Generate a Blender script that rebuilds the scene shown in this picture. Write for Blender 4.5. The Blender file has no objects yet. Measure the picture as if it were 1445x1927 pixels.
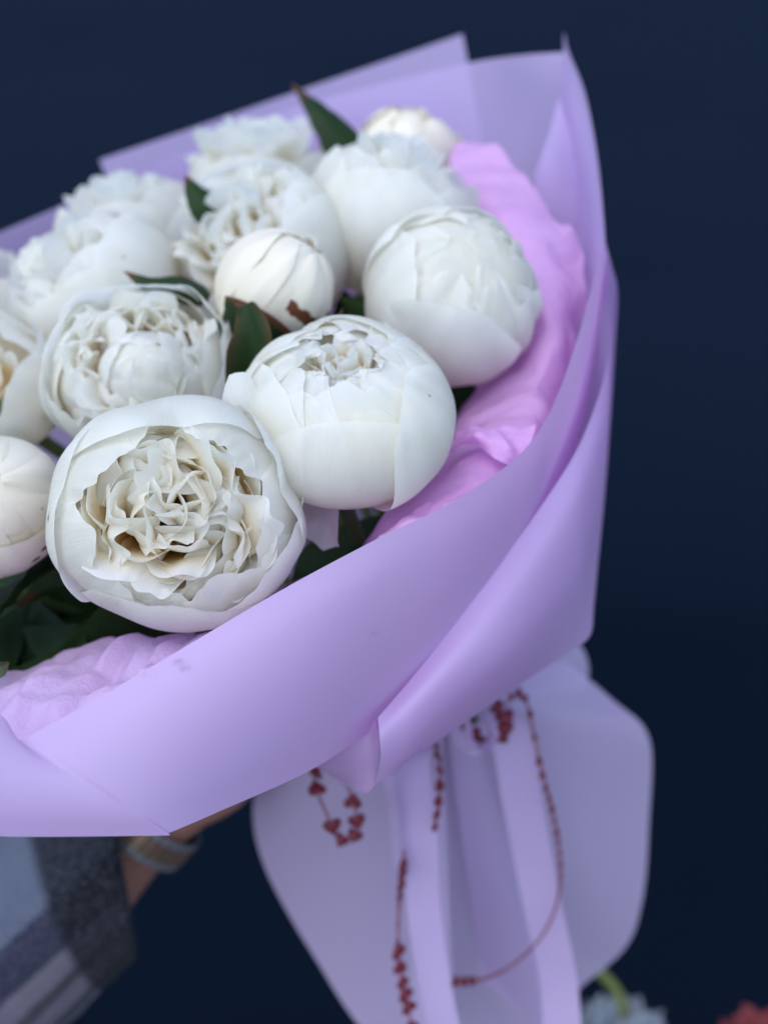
import bpy, math, random
import numpy as np
from mathutils import Vector, Matrix, noise as mnoise

S = bpy.context.scene
COL = S.collection
R_ = math.radians

# ------------------------------------------------------------------ camera, world, sun, exposure
PITCH = -24.0
cam_d = bpy.data.cameras.new('camera'); cam = bpy.data.objects.new('camera', cam_d); COL.objects.link(cam)
cam.location = (0, 0, 1.40); cam.rotation_euler = (R_(90 + PITCH), 0, 0)
cam_d.sensor_width = 36; cam_d.lens = 47.08; cam_d.clip_start = 0.02; cam_d.clip_end = 400
cam_d.dof.use_dof = True; cam_d.dof.focus_distance = 0.398; cam_d.dof.aperture_fstop = 6.4
S.camera = cam
CM = Matrix.Translation(cam.location) @ cam.rotation_euler.to_matrix().to_4x4()
CR = CM.to_3x3()
FPX, CU, CV = 2520.0, 722.5, 963.5

w = bpy.data.worlds.new('World'); S.world = w; w.use_nodes = True
nt = w.node_tree; bg = nt.nodes['Background']
sky = nt.nodes.new('ShaderNodeTexSky'); sky.sky_type = 'NISHITA'; sky.sun_disc = False
SUN_EL, SUN_AZ = 58.0, 210.0       # azimuth clockwise from +Y
sky.sun_elevation = R_(SUN_EL); sky.sun_rotation = R_(SUN_AZ)
sky.air_density = 1.0; sky.dust_density = 0.6; sky.ozone_density = 1.0
nt.links.new(sky.outputs[0], bg.inputs[0]); bg.inputs[1].default_value = 0.128
sun_d = bpy.data.lights.new('sun', 'SUN'); sun = bpy.data.objects.new('sun', sun_d); COL.objects.link(sun)
sun_d.energy = 0.75; sun_d.angle = R_(70); sun_d.color = (1.0, 0.97, 0.94)
sd = Vector((math.sin(R_(SUN_AZ)) * math.cos(R_(SUN_EL)), math.cos(R_(SUN_AZ)) * math.cos(R_(SUN_EL)), math.sin(R_(SUN_EL))))
sun.rotation_euler = sd.to_track_quat('Z', 'Y').to_euler(); sun.location = sd * 5
S.view_settings.view_transform = 'Standard'; S.view_settings.look = 'None'
S.view_settings.exposure = 1.24; S.view_settings.gamma = 1.0
S.cycles.max_bounces = 14; S.cycles.diffuse_bounces = 8; S.cycles.transmission_bounces = 8
S.cycles.caustics_reflective = False; S.cycles.caustics_refractive = False

# ------------------------------------------------------------------ helpers
def P(u, v, d):
    """world point seen at photo pixel (u, v) at depth d metres"""
    return CM @ Vector(((u - CU) / FPX * d, -(v - CV) / FPX * d, -d))
def D(x, y, z):
    return (CR @ Vector((x, y, z))).normalized()
def tag(o, label=None, cat=None, group=None, kind=None):
    for k, v in (('label', label), ('category', cat), ('group', group), ('kind', kind)):
        if v: o[k] = v
    return o
def empty(name, mat):
    o = bpy.data.objects.new(name, None); COL.objects.link(o); o.matrix_world = mat; o.empty_display_size = 0.01
    return o
def link(name, verts, faces, mat, parent=None, smooth=True, attr=None):
    me = bpy.data.meshes.new(name)
    me.from_pydata([tuple(map(float, p)) for p in verts], [], faces)
    if smooth: me.polygons.foreach_set('use_smooth', [True] * len(me.polygons))
    if attr is not None:
        a = me.color_attributes.new('tint', 'FLOAT_COLOR', 'POINT')
        a.data.foreach_set('color', np.asarray(attr, dtype=np.float32).ravel())
    me.materials.append(mat); me.update()
    o = bpy.data.objects.new(name, me); COL.objects.link(o)
    if parent is not None: o.parent = parent
    return o
def gridfaces(nu, nv, wrap=False):
    f = []
    for j in range(nv - 1):
        for i in range(nu if wrap else nu - 1):
            a = j * nu + i; b = j * nu + (i + 1) % nu
            f.append((a, b, b + nu, a + nu))
    return f
_gf = {}
def gf(nu, nv, wrap=False):
    k = (nu, nv, wrap)
    if k not in _gf: _gf[k] = gridfaces(nu, nv, wrap)
    return _gf[k]
def catmull(pts, n):
    """n samples through the points, centripetal-free uniform Catmull-Rom"""
    p = np.asarray(pts, float); m = len(p)
    if m == 2:
        t = np.linspace(0, 1, n)[:, None]; return p[0] * (1 - t) + p[1] * t
    e = np.vstack([2 * p[0] - p[1], p, 2 * p[-1] - p[-2]])
    x = np.linspace(0, m - 1 - 1e-9, n); k = x.astype(int); t = (x - k)[:, None]
    a, b, c, d = e[k], e[k + 1], e[k + 2], e[k + 3]
    return 0.5 * (2 * b + (c - a) * t + (2 * a - 5 * b + 4 * c - d) * t ** 2 + (3 * b - a - 3 * c + d) * t ** 3)
def wavy(rng, k=4, lo=1.0, hi=6.0):
    ph = rng.uniform(0, 6.28, k); fr = rng.uniform(lo, hi, k); am = rng.uniform(.4, 1, k); am /= am.sum()
    return lambda x: sum(a * np.sin(f * x + p) for a, f, p in zip(am, fr, ph))
def tube(pts, rad, n=10, samples=24, cap=True):
    c = catmull(pts, samples); rr = np.interp(np.linspace(0, 1, samples), np.linspace(0, 1, len(rad)), rad) if hasattr(rad, '__len__') else np.full(samples, rad)
    tan = np.gradient(c, axis=0); tan /= np.linalg.norm(tan, axis=1)[:, None]
    nrm = np.cross(tan[0], [0.3, 0.2, 0.9]); nrm /= np.linalg.norm(nrm)
    V = []
    for i in range(samples):
        nrm = nrm - tan[i] * nrm.dot(tan[i]); nrm /= np.linalg.norm(nrm)
        b = np.cross(tan[i], nrm)
        for k in range(n):
            a = 2 * math.pi * k / n
            V.append(c[i] + rr[i] * (math.cos(a) * nrm + math.sin(a) * b))
    F = list(gf(n, samples, True))
    if cap: F = F + [tuple(range(n))[::-1], tuple(range((samples - 1) * n, samples * n))]
    return V, F

# ------------------------------------------------------------------ materials
class NT:
    def __init__(s, name):
        s.m = bpy.data.materials.new(name); s.m.use_nodes = True; s.t = s.m.node_tree; s.t.nodes.clear()
        s.out = s.n('ShaderNodeOutputMaterial')
    def n(s, ty, **kw):
        x = s.t.nodes.new(ty)
        for k, v in kw.items(): setattr(x, k, v)
        return x
    def l(s, a, b): s.t.links.new(a, b)
    def mix(s, a, b, fac):
        x = s.n('ShaderNodeMix', data_type='RGBA')
        for sock, v in ((x.inputs[0], fac), (x.inputs[6], a), (x.inputs[7], b)):
            if hasattr(v, 'is_linked'): s.l(v, sock)
            else: sock.default_value = v if not isinstance(v, tuple) else (*v, 1)
        return x.outputs[2]
    def noise(s, scale, detail=3, coord=None, rough=.5):
        x = s.n('ShaderNodeTexNoise'); x.inputs['Scale'].default_value = scale; x.inputs['Detail'].default_value = detail
        x.inputs['Roughness'].default_value = rough
        tc = coord or s.n('ShaderNodeTexCoord').outputs['Object']
        s.l(tc, x.inputs['Vector']); return x.outputs[0]
    def ramp(s, x, a, b):
        r = s.n('ShaderNodeMapRange'); r.inputs[1].default_value = a; r.inputs[2].default_value = b
        s.l(x, r.inputs[0]); return r.outputs[0]
    def bump(s, h, strength, dist):
        b = s.n('ShaderNodeBump'); b.inputs['Strength'].default_value = strength; b.inputs['Distance'].default_value = dist
        s.l(h, b.inputs['Height']); return b.outputs[0]
    def bsdf(s, col, rough=.5, spec=.3, normal=None, sheen=0, coat=0, metal=0):
        b = s.n('ShaderNodeBsdfPrincipled')
        if hasattr(col, 'is_linked'): s.l(col, b.inputs['Base Color'])
        else: b.inputs['Base Color'].default_value = (*col, 1)
        b.inputs['Roughness'].default_value = rough; b.inputs['Specular IOR Level'].default_value = spec
        b.inputs['Metallic'].default_value = metal; b.inputs['Sheen Weight'].default_value = sheen
        b.inputs['Coat Weight'].default_value = coat
        if normal is not None: s.l(normal, b.inputs['Normal'])
        return b.outputs[0]
    def thin(s, col, rough, spec, trans, normal=None, tcol=None, clear=0):
        """a thin sheet: part reflected, part let through diffusely, a little straight through"""
        a = s.bsdf(col, rough, spec, normal)
        t = s.n('ShaderNodeBsdfTranslucent'); tc = tcol or col
        if hasattr(tc, 'is_linked'): s.l(tc, t.inputs[0])
        else: t.inputs[0].default_value = (*tc, 1)
        if normal is not None: s.l(normal, t.inputs['Normal'])
        m = s.n('ShaderNodeMixShader'); m.inputs[0].default_value = trans
        s.l(a, m.inputs[1]); s.l(t.outputs[0], m.inputs[2])
        o = m.outputs[0]
        if clear:
            tr = s.n('ShaderNodeBsdfTransparent'); m2 = s.n('ShaderNodeMixShader'); m2.inputs[0].default_value = clear
            s.l(o, m2.inputs[1]); s.l(tr.outputs[0], m2.inputs[2]); o = m2.outputs[0]
        s.l(o, s.out.inputs[0])

def petal_mat(name, white, base, trans):
    k = NT(name)
    at = k.n('ShaderNodeAttribute', attribute_name='tint'); sep = k.n('ShaderNodeSeparateColor'); k.l(at.outputs['Color'], sep.inputs[0])
    col = k.mix(white, base, sep.outputs[0])
    vary = k.ramp(k.noise(60, 4), .35, .7)
    col = k.mix(col, tuple(c * .93 for c in white[:2]) + (white[2] * .84,), k_mul(k, vary, .45))
    col = k.mix(col, (.62, .70, .30), sep.outputs[2])
    edge = k.noise(420, 3)
    st = k.n('ShaderNodeMath', operation='MULTIPLY_ADD'); k.l(sep.outputs[1], st.inputs[0]); st.inputs[1].default_value = 2.2
    mm = k.n('ShaderNodeMath', operation='MULTIPLY'); k.l(edge, mm.inputs[0]); mm.inputs[1].default_value = -1.1; k.l(mm.outputs[0], st.inputs[2])
    sm = k.ramp(st.outputs[0], .05, .6)
    col = k.mix(col, (.16, .055, .02), sm)
    vo = k.n('ShaderNodeTexVoronoi'); vo.inputs['Scale'].default_value = 105; k.l(k.n('ShaderNodeTexCoord').outputs['Object'], vo.inputs['Vector'])
    vs = k.n('ShaderNodeSeparateColor'); k.l(vo.outputs['Color'], vs.inputs[0])
    f1 = k.n('ShaderNodeMath', operation='LESS_THAN'); k.l(vo.outputs['Distance'], f1.inputs[0]); f1.inputs[1].default_value = .075
    f2 = k.n('ShaderNodeMath', operation='GREATER_THAN'); k.l(vs.outputs[0], f2.inputs[0]); f2.inputs[1].default_value = .945
    f3 = k.n('ShaderNodeMath', operation='MULTIPLY'); k.l(f1.outputs[0], f3.inputs[0]); k.l(f2.outputs[0], f3.inputs[1])
    col = k.mix(col, (.42, .27, .13), k_mul(k, f3.outputs[0], .8))
    # fine lengthwise veins
    uv = k.n('ShaderNodeAttribute', attribute_name='vein')
    cx = k.n('ShaderNodeMapping'); cx.inputs['Scale'].default_value = (42, 2.2, 1); k.l(uv.outputs['Vector'], cx.inputs[0])
    vein = k.noise(1.0, 4, cx.outputs[0])
    nrm = k.bump(vein, .2, .0012)
    k.thin(col, .48, .28, trans, nrm)
    return k.m
def k_mul(k, x, f):
    m = k.n('ShaderNodeMath', operation='MULTIPLY'); k.l(x, m.inputs[0]); m.inputs[1].default_value = f; return m.outputs[0]

M_PETAL = petal_mat('white_petal', (.93, .92, .875), (.95, .67, .17), .56)
M_BUD = petal_mat('cream_bud_petal', (.86, .79, .66), (.74, .60, .36), .18)

def leaf_mat():
    k = NT('peony_leaf')
    n = k.ramp(k.noise(45, 4), .3, .75)
    top = k.mix((.010, .026, .008), (.024, .052, .014), n)
    under = k.mix((.045, .070, .034), (.065, .095, .046), n)
    at = k.n('ShaderNodeAttribute', attribute_name='tint'); sep = k.n('ShaderNodeSeparateColor'); k.l(at.outputs['Color'], sep.inputs[0])
    geo = k.n('ShaderNodeNewGeometry')
    c = k.mix(top, under, geo.outputs['Backfacing'])
    c = k.mix(c, (.20, .045, .03), sep.outputs[0])
    k.thin(c, .5, .16, .10, k.bump(k.noise(160, 3), .3, .001), (.05, .11, .015))
    return k.m
M_LEAF = leaf_mat()
def stem_mat():
    k = NT('green_stem'); c = k.mix((.06, .11, .03), (.12, .15, .05), k.noise(60)); k.l(k.bsdf(c, .5, .3), k.out.inputs[0]); return k.m
M_STEM = stem_mat()

def paper_mat(name, col, trans, clear, scale=30, tc=None, smudge=False):
    k = NT(name)
    n = k.noise(scale, 2); c = k.mix(tuple(x * .97 for x in col), col, n)
    if smudge:
        at = k.n('ShaderNodeAttribute', attribute_name='tint'); sp = k.n('ShaderNodeSeparateColor'); k.l(at.outputs['Color'], sp.inputs[0])
        mm = k.n('ShaderNodeMath', operation='MULTIPLY'); k.l(sp.outputs[0], mm.inputs[0]); k.l(k.ramp(k.noise(380, 3), .3, .6), mm.inputs[1])
        c = k.mix(c, (.34, .27, .40), mm.outputs[0])
    fine = k.noise(1500, 2)
    k.thin(c, .45, .25, trans, k.bump(fine, .06, .0004), tcol=tc, clear=clear); return k.m
M_PAPER = paper_mat('lilac_film', (.70, .57, .87), .46, .20, tc=(.84, .50, .84))
M_COLLAR = paper_mat('lilac_film_layered', (.73, .565, .85), .44, 0, tc=(.88, .48, .84), smudge=True)
M_TAIL = paper_mat('pale_lilac_film', (.80, .63, .88), .43, .18)
def tissue_mat(name='pink_tissue', a=(.85, .46, .81), b=(.89, .56, .87)):
    k = NT(name); n = k.noise(25, 4); c = k.mix(a, b, n)
    k.thin(c, .6, .15, .42, k.bump(k.noise(110, 6, rough=.62), .5, .004)); return k.m
M_TISSUE = tissue_mat()
M_TISSUE_COOL_LIT = tissue_mat('tissue_cool_lit', (.80, .56, .88), (.86, .66, .92))  # same pink tissue, with the cool light put into a paler colour
def ribbon_mat():
    k = NT('pink_ribbon'); c = k.mix((.60, .45, .70), (.68, .52, .76), k.noise(40)); k.thin(c, .5, .3, .3, k.bump(k.noise(900), .15, .0005)); return k.m
M_RIBBON = ribbon_mat()
def simple(name, a, b, scale, rough=.5, spec=.4, coat=0, metal=0, bump=0):
    k = NT(name); n = k.noise(scale, 4)
    k.l(k.bsdf(k.mix(a, b, n), rough, spec, k.bump(n, bump, .002) if bump else None, coat=coat, metal=metal), k.out.inputs[0]); return k.m
M_HEART = simple('dark_red_heart', (.11, .003, .012), (.17, .006, .018), 200, .4)
M_CORD = simple('rosy_cord', (.22, .06, .085), (.30, .10, .12), 300, .7)
M_SKIN = simple('skin', (.30, .135, .10), (.36, .17, .125), 80, .5, .4, bump=.1)
M_GOLD = simple('gold_metal', (.36, .23, .16), (.50, .35, .25), 400, .35, .5, metal=.9)
M_SILVER = simple('silver_metal', (.5, .5, .55), (.62, .62, .66), 300, .3, .5, metal=.9)

# ------------------------------------------------------------------ backdrop and ground
def backdrop():
    k = NT('dark_navy_paint')
    n = k.noise(3, 4)
    c = k.mix((.0037, .0092, .0215), (.0050, .0114, .0258), n)
    k.l(k.bsdf(c, .7, .05, k.bump(k.noise(700, 2), .08, .001)), k.out.inputs[0])
    nu, nv = 60, 90; V = []
    for j in range(nv):
        z = -0.2 + 2.2 * j / (nv - 1)
        for i in range(nu):
            x = -2.5 + 5.0 * i / (nu - 1)
            # leans away with height, faster above the shoulder line; two shallow pressed creases
            y = 1.08 + 0.60 * max(0, z - 0.80) ** 1.5 + .17 * max(0, .98 - z) ** 1.7 - 0.04 * x * x * .3
            for zc, wd, dp in ((1.255 - 0.10 * x, .010, .012), (1.09 + .02 * x, .014, .006)):
                y += dp * math.exp(-((z - zc) / wd) ** 2)
            V.append((x, y, z))
    return tag(link('backdrop', V, gf(nu, nv), k.m), 'smooth dark navy surface with faint creases behind the bouquet', None, None, 'structure')
backdrop()
k = NT('dark_asphalt'); nn = k.noise(90, 5)
k.l(k.bsdf(k.mix((.050, .050, .054), (.075, .075, .08), nn), .8, .3, k.bump(nn, .5, .01)), k.out.inputs[0])
tag(link('ground', [(-200, -200, 0), (200, -200, 0), (200, 200, 0), (-200, 200, 0)], [(0, 1, 2, 3)], k.m, smooth=False), 'dark asphalt ground below the bouquet', None, None, 'structure')

# ------------------------------------------------------------------ sheets of paper
def sheet(name, rows, mat, nu=70, nv=50, crumple=0, cscale=40, seed=0, parent=None, fine=0.0):
    """rows of (u, v, depth) control points -> smooth sheet through them (world space, origin at its centre)"""
    ctl = np.array([[tuple(P(*p)) for p in r] for r in rows])
    a = np.array([catmull(r, nu) for r in ctl])                      # rows x nu x 3
    b = np.array([catmull(a[:, i], nv) for i in range(nu)]).transpose(1, 0, 2)
    du = np.gradient(b, axis=1); dv = np.gradient(b, axis=0); nrm = np.cross(du, dv)
    nrm /= np.maximum(np.linalg.norm(nrm, axis=2), 1e-12)[..., None]
    if crumple or fine:
        off = Vector((seed * 3.1, seed * 1.7, seed * .9))
        g = np.random.default_rng(seed + 5); dirs = g.normal(size=(9, 3)); dirs /= np.linalg.norm(dirs, axis=1)[:, None]; fq = cscale * g.uniform(.5, 2.4, 9); ph = g.uniform(0, 2, 9)
        tri = lambda x: np.abs((x % 2) - 1) * 2 - 1
        for j in range(nv):
            for i in range(nu):
                p = Vector(b[j, i]); q = p * cscale * .35 + off
                wv = np.array(mnoise.noise_vector(p * cscale * .3 + off)) * .006
                h = crumple * (.35 * mnoise.noise(q) + sum(.62 * max(.1, .6 + mnoise.noise(q * 1.3 + Vector((k * 5.1, 0, 0)))) * tri(float((b[j, i] + wv).dot(dirs[k])) * fq[k] + ph[k]) * (cscale / fq[k]) ** .9 for k in range(9)) * .55) if crumple else 0
                if fine: h += fine * mnoise.noise(Vector(b[j, i]) * 9 + off)
                b[j, i] += nrm[j, i] * h
    v = b.reshape(-1, 3); o0 = v.mean(axis=0)
    o = link(name, v - o0, gf(nu, nv), mat, parent); o.location = o0
    return o
def ruled(top, bottom, n=5, bulge=0.0, pw=None):
    """control rows between two edges; bulge moves the middle toward (+) the camera, in metres"""
    rows = []
    bl = bulge if hasattr(bulge, '__len__') else [bulge] * len(top)
    for k in range(n):
        t = k / (n - 1)
        rows.append([(a[0] * (1 - t) + b[0] * t, a[1] * (1 - t) + b[1] * t, a[2] * (1 - t) + b[2] * t - bl[i] * 4 * t * (1 - t)) for i, (a, b) in enumerate(zip(top, bottom))])
    return rows
GP = 'lilac wrapping paper sheets around the bouquet'
NECK = (850, 1335, .60)
# rearmost sheet with a square corner standing above the others
tag(sheet('wrapping_paper', ruled([(188, 301, .715), (360, 242, .72), (530, 183, .725), (700, 124, .725), (870, 64, .72)],
                                  [(420, 900, .73), (500, 930, .74), (600, 930, .74), (760, 900, .74), (1010, 800, .73)], 5), M_PAPER, 50, 40, fine=.002),
    'rearmost lilac paper sheet showing a square corner above the flowers', 'wrapping paper', GP)
# back sheet
B = [[(-330, 575, .62), (-60, 462, .645), (215, 342, .67), (380, 272, .68), (550, 204, .685), (720, 157, .68), (885, 118, .67), (980, 104, .655), (1064, 97, .64)],
     [(-300, 700, .64), (-40, 640, .665), (220, 540, .69), (400, 480, .70), (560, 430, .70), (740, 380, .695), (900, 320, .68), (1010, 280, .66), (1112, 250, .60)],
     [(-260, 900, .64), (0, 860, .67), (240, 800, .695), (420, 760, .70), (580, 720, .70), (760, 680, .695), (920, 640, .675), (1050, 600, .64), (1138, 520, .565)],
     [(-60, 1150, .62), (150, 1120, .65), (340, 1080, .67), (500, 1050, .68), (640, 1030, .68), (800, 1000, .67), (940, 960, .65), (1060, 920, .62), (1120, 880, .57)],
     [(760, 1330, .60), (775, 1325, .612), (790, 1322, .62), (810, 1262, .625), (840, 1320, .628), (870, 1320, .625), (890, 1322, .62), (905, 1326, .61), (915, 1330, .60)]]
tag(sheet('wrapping_paper', B, M_PAPER, 100, 80, fine=.003), 'large lilac paper sheet rising behind the white peonies', 'wrapping paper', GP)
# the folded edge at the right: from the sharp tip down
F1_ = [[(1061, 60, .628), (1070, 98, .617), (1100, 175, .60), (1124, 300, .575), (1138, 452, .548), (1140, 560, .54)],
       [(1060, 72, .629), (1068, 120, .619), (1090, 210, .606), (1114, 330, .583), (1128, 460, .557), (1132, 560, .55)],
       [(1060, 90, .632), (1064, 150, .626), (1072, 235, .618), (1096, 360, .60), (1108, 470, .58), (1110, 560, .57)],
       [(1060, 100, .640), (1058, 160, .638), (1060, 240, .632), (1080, 370, .615), (1085, 470, .60), (1085, 560, .59)]]
tag(sheet('wrapping_paper', F1_, M_PAPER, 50, 24), 'narrow folded lilac paper edge with a sharp tip at the upper right', 'wrapping paper', GP)
# loose inner flap leaning inside the right edge
tag(sheet('wrapping_paper', [[(1052, 185, .625), (1030, 260, .628), (1005, 330, .63)], [(1085, 300, .612), (1050, 350, .625), (1010, 400, .635)], [(1105, 420, .60), (1065, 430, .618), (1020, 470, .635)]], M_PAPER, 24, 24),
    'small inner fold of lilac paper beside the pink tissue', 'wrapping paper', GP)
# outer right sheet (silhouette from the tip down to the lower corner)
G = [[(1137, 452, .556), (1150, 500, .565), (1161, 552, .572), (1156, 660, .572), (1150, 760, .566), (1140, 900, .555)],
     [(1120, 600, .60), (1125, 640, .60), (1135, 680, .60), (1130, 740, .595), (1125, 820, .59), (1120, 930, .58)],
     [(1080, 760, .62), (1080, 790, .62), (1085, 820, .62), (1080, 860, .615), (1075, 920, .61), (1070, 1000, .60)]]
tag(sheet('wrapping_paper', G, M_PAPER, 40, 20), 'blurred outer lilac paper edge bulging on the right side', 'wrapping paper', GP)
# front collar
top = [(-260, 1225, .362), (-120, 1286, .368), (0, 1344, .373), (32, 1392, .374), (75, 1374, .375), (150, 1334, .377), (300, 1246, .381), (520, 1116, .39), (700, 1019, .403), (870, 931, .423), (1000, 824, .446), (1075, 668, .482), (1136, 461, .535)]
bot = [(-260, 1540, .360), (-60, 1560, .364), (10, 1574, .368), (296, 1572, .380), (312, 1569, .382), (345, 1556, .386), (420, 1523, .397), (585, 1449, .421), (712, 1372, .446), (860, 1300, .476), (995, 1120, .505), (1095, 800, .53), (1143, 480, .555)]
bul = [.007, .007, .007, .007, .008, .008, .009, .011, .012, .010, .008, .005, .003]
collar = tag(sheet('wrapping_paper', ruled(top, bot, 6, bul), M_COLLAR, 260, 110, fine=.002), 'wide front lilac paper collar below the two nearest peonies', 'wrapping paper', GP)
marks = [(338, 1246, 11, 5, .6), (350, 1256, 9, 6, .6), (281, 1270, 11, 6, .35), (213, 1298, 4, 3, .4), (705, 1192, 5, 3, .4)]
at_ = collar.data.color_attributes.new('tint', 'FLOAT_COLOR', 'POINT'); CI = CM.inverted()
for i_, v_ in enumerate(collar.data.vertices):
    c_ = CI @ (v_.co + collar.location); pu, pv = CU + FPX * c_.x / -c_.z, CV - FPX * c_.y / -c_.z
    at_.data[i_].color = (max(h_ * min(1, max(0, 1.8 - math.hypot((pu - a_) / ra, (pv - b_) / rb))) for a_, b_, ra, rb, h_ in marks), 0, 0, 1)
# outer flap with a curled corner
Fl = [[(1141, 478, .548), (1144, 600, .538), (1140, 690, .525), (1106, 800, .508), (1050, 905, .495), (905, 1110, .478), (800, 1245, .472), (742, 1315, .470), (711, 1351, .468)],
      [(1146, 560, .550), (1148, 680, .540), (1142, 780, .524), (1110, 890, .505), (1060, 990, .492), (930, 1165, .474), (820, 1280, .466), (750, 1350, .464), (714, 1385, .463)],
      [(1150, 660, .553), (1146, 780, .545), (1138, 880, .53), (1112, 990, .515), (1075, 1075, .503), (960, 1215, .482), (840, 1320, .472), (760, 1390, .467), (716, 1420, .464)],
      [(1146, 800, .556), (1138, 920, .55), (1128, 1010, .54), (1108, 1090, .53), (1080, 1145, .52), (975, 1255, .498), (850, 1350, .483), (765, 1420, .474), (712, 1452, .468)],
      [(1138, 900, .56), (1126, 1040, .556), (1117, 1140, .55), (1110, 1195, .545), (1072, 1226, .536), (970, 1294, .512), (850, 1376, .494), (765, 1436, .483), (704, 1478, .472)]]
Fl = [[(a, b, c - .038 * (k / 8) ** .8) for k, (a, b, c) in enumerate(q)] for q in Fl]
tag(sheet('wrapping_paper', Fl, M_COLLAR, 100, 50), 'outer lilac paper flap folded over the collar, ending in a curled corner', 'wrapping paper', GP)
curl = [[(708, 1353, .437), (698, 1362, .441), (665, 1385, .446), (620, 1412, .449), (570, 1440, .452)],
        [(712, 1400, .4345), (700, 1420, .442), (668, 1432, .452), (625, 1435, .456), (580, 1440, .457)],
        [(709, 1440, .436), (698, 1462, .446), (668, 1466, .461), (630, 1456, .464), (590, 1442, .462)],
        [(704, 1478, .440), (690, 1492, .452), (664, 1485, .472), (632, 1466, .474), (598, 1444, .468)]]
cu = sheet('curled_corner', curl, M_COLLAR, 36, 30)
fl_ = [o for o in COL.objects if o.get('label', '').startswith('outer lilac paper flap')][0]
cu.location = cu.location - fl_.location; cu.parent = fl_
# inner cone that carries the collar down to the grip
cone_t = [(-250, 1330, .40), (40, 1400, .40), (300, 1290, .405), (560, 1150, .415), (760, 1050, .43), (920, 950, .455), (1060, 780, .50), (1130, 620, .55)]
cone_b = [(752, 1330, .597), (765, 1340, .590), (785, 1346, .584), (810, 1350, .58), (840, 1352, .578), (870, 1350, .58), (895, 1344, .588), (912, 1336, .597)]
tag(sheet('wrapping_paper', ruled(cone_t, cone_b, 5, -.012), M_PAPER, 60, 40), 'hidden inner lilac paper cone under the front collar', 'wrapping paper', GP)

# pink tissue
GT = 'crumpled pink tissue inside the wrapping'
T1 = [[(850, 268, .625), (900, 268, .62), (955, 300, .605), (1005, 350, .59), (1045, 420, .575), (1075, 430, .575), (1100, 480, .57)],
      [(850, 330, .60), (895, 345, .59), (940, 380, .575), (990, 430, .56), (1040, 490, .55), (1075, 520, .555), (1100, 560, .56)],
      [(890, 420, .58), (930, 440, .57), (975, 490, .55), (1012, 545, .535), (1055, 590, .53), (1075, 610, .54), (1090, 640, .55)],
      [(935, 560, .59), (955, 590, .57), (985, 600, .548), (1015, 620, .525), (1040, 660, .512), (1060, 690, .52), (1075, 720, .53)],
      [(880, 720, .58), (900, 720, .56), (925, 710, .54), (960, 710, .515), (990, 740, .495), (1020, 770, .49), (1040, 790, .50)],
      [(820, 850, .56), (840, 830, .54), (865, 800, .515), (900, 790, .49), (940, 800, .475), (985, 820, .468), (1010, 840, .475)],
      [(760, 960, .55), (775, 930, .525), (800, 900, .497), (830, 890, .475), (870, 895, .455), (920, 900, .447), (955, 905, .455)],
      [(700, 1060, .53), (705, 1010, .505), (716, 985, .475), (745, 960, .455), (780, 950, .437), (830, 950, .427), (880, 950, .435)],
      [(640, 1130, .50), (660, 1090, .48), (690, 1040, .455), (705, 1025, .435), (735, 1010, .418), (780, 1000, .412), (830, 990, .42)]]
T1[-1] = [(a, b + 12, c + .016) for a, b, c in T1[-1]]; T1[-2] = [(a, b, c + .009) for a, b, c in T1[-2]]
t1 = tag(sheet('tissue_paper', T1, M_TISSUE, 110, 160, crumple=.0036, cscale=62, seed=2), 'crumpled pink tissue ridge along the right of the flowers', 'tissue paper', GT)
tag(sheet('tissue_paper', [[(862, 815, .470), (905, 803, .462), (960, 802, .458), (1008, 800, .456)], [(855, 832, .466), (900, 812, .455), (948, 815, .452), (1000, 828, .452)],
                           [(835, 850, .462), (890, 822, .450), (940, 838, .447), (985, 852, .450)], [(815, 885, .470), (880, 836, .456), (930, 862, .446), (965, 880, .448)]], M_TISSUE, 40, 36, crumple=.0022, cscale=160, seed=5),
    'small pink tissue fold turned over beside the collar edge', 'tissue paper', GT)
tag(sheet('tissue_paper', [[(715, 1010, 0.431), (770, 968, 0.434), (815, 945, 0.439), (870, 925, 0.446), (915, 905, 0.453)], [(705, 1022, 0.420), (765, 985, 0.424), (820, 962, 0.428), (875, 938, 0.436), (920, 912, 0.444)],
                           [(690, 1040, 0.419), (760, 1010, 0.420), (820, 985, 0.426), (880, 955, 0.434), (930, 920, 0.442)]], M_TISSUE, 50, 26, crumple=.0016, cscale=150, seed=8),
    'lower pink tissue pleat just above the collar edge', 'tissue paper', GT)
T2 = [[(-220, 1330, .44), (-60, 1300, .445), (20, 1268, .447), (110, 1232, .45), (220, 1215, .452), (330, 1195, .46), (430, 1168, .47), (520, 1110, .48)],
      [(-220, 1350, .42), (-60, 1325, .422), (10, 1300, .423), (110, 1260, .423), (230, 1228, .425), (330, 1206, .43), (430, 1175, .44), (520, 1115, .45)],
      [(-220, 1370, .405), (-60, 1350, .405), (20, 1340, .405), (110, 1318, .405), (210, 1285, .406), (310, 1240, .408), (420, 1185, .415), (520, 1125, .425)],
      [(-220, 1400, .39), (-60, 1390, .39), (30, 1390, .390), (110, 1370, .391), (220, 1320, .393), (330, 1256, .396), (430, 1195, .40), (520, 1135, .41)]]
T2[-1] = [(a, b + 30, c) for a, b, c in T2[-1]]
T2 = [[(a, b, c + (.010 if r > 0 else .012)) for a, b, c in q] for r, q in enumerate(T2)]
tag(sheet('tissue_paper', T2, M_TISSUE_COOL_LIT, 140, 70, crumple=.0060, cscale=75, seed=11), 'pink tissue showing at the lower left under the nearest peony', 'tissue paper', GT)
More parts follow.
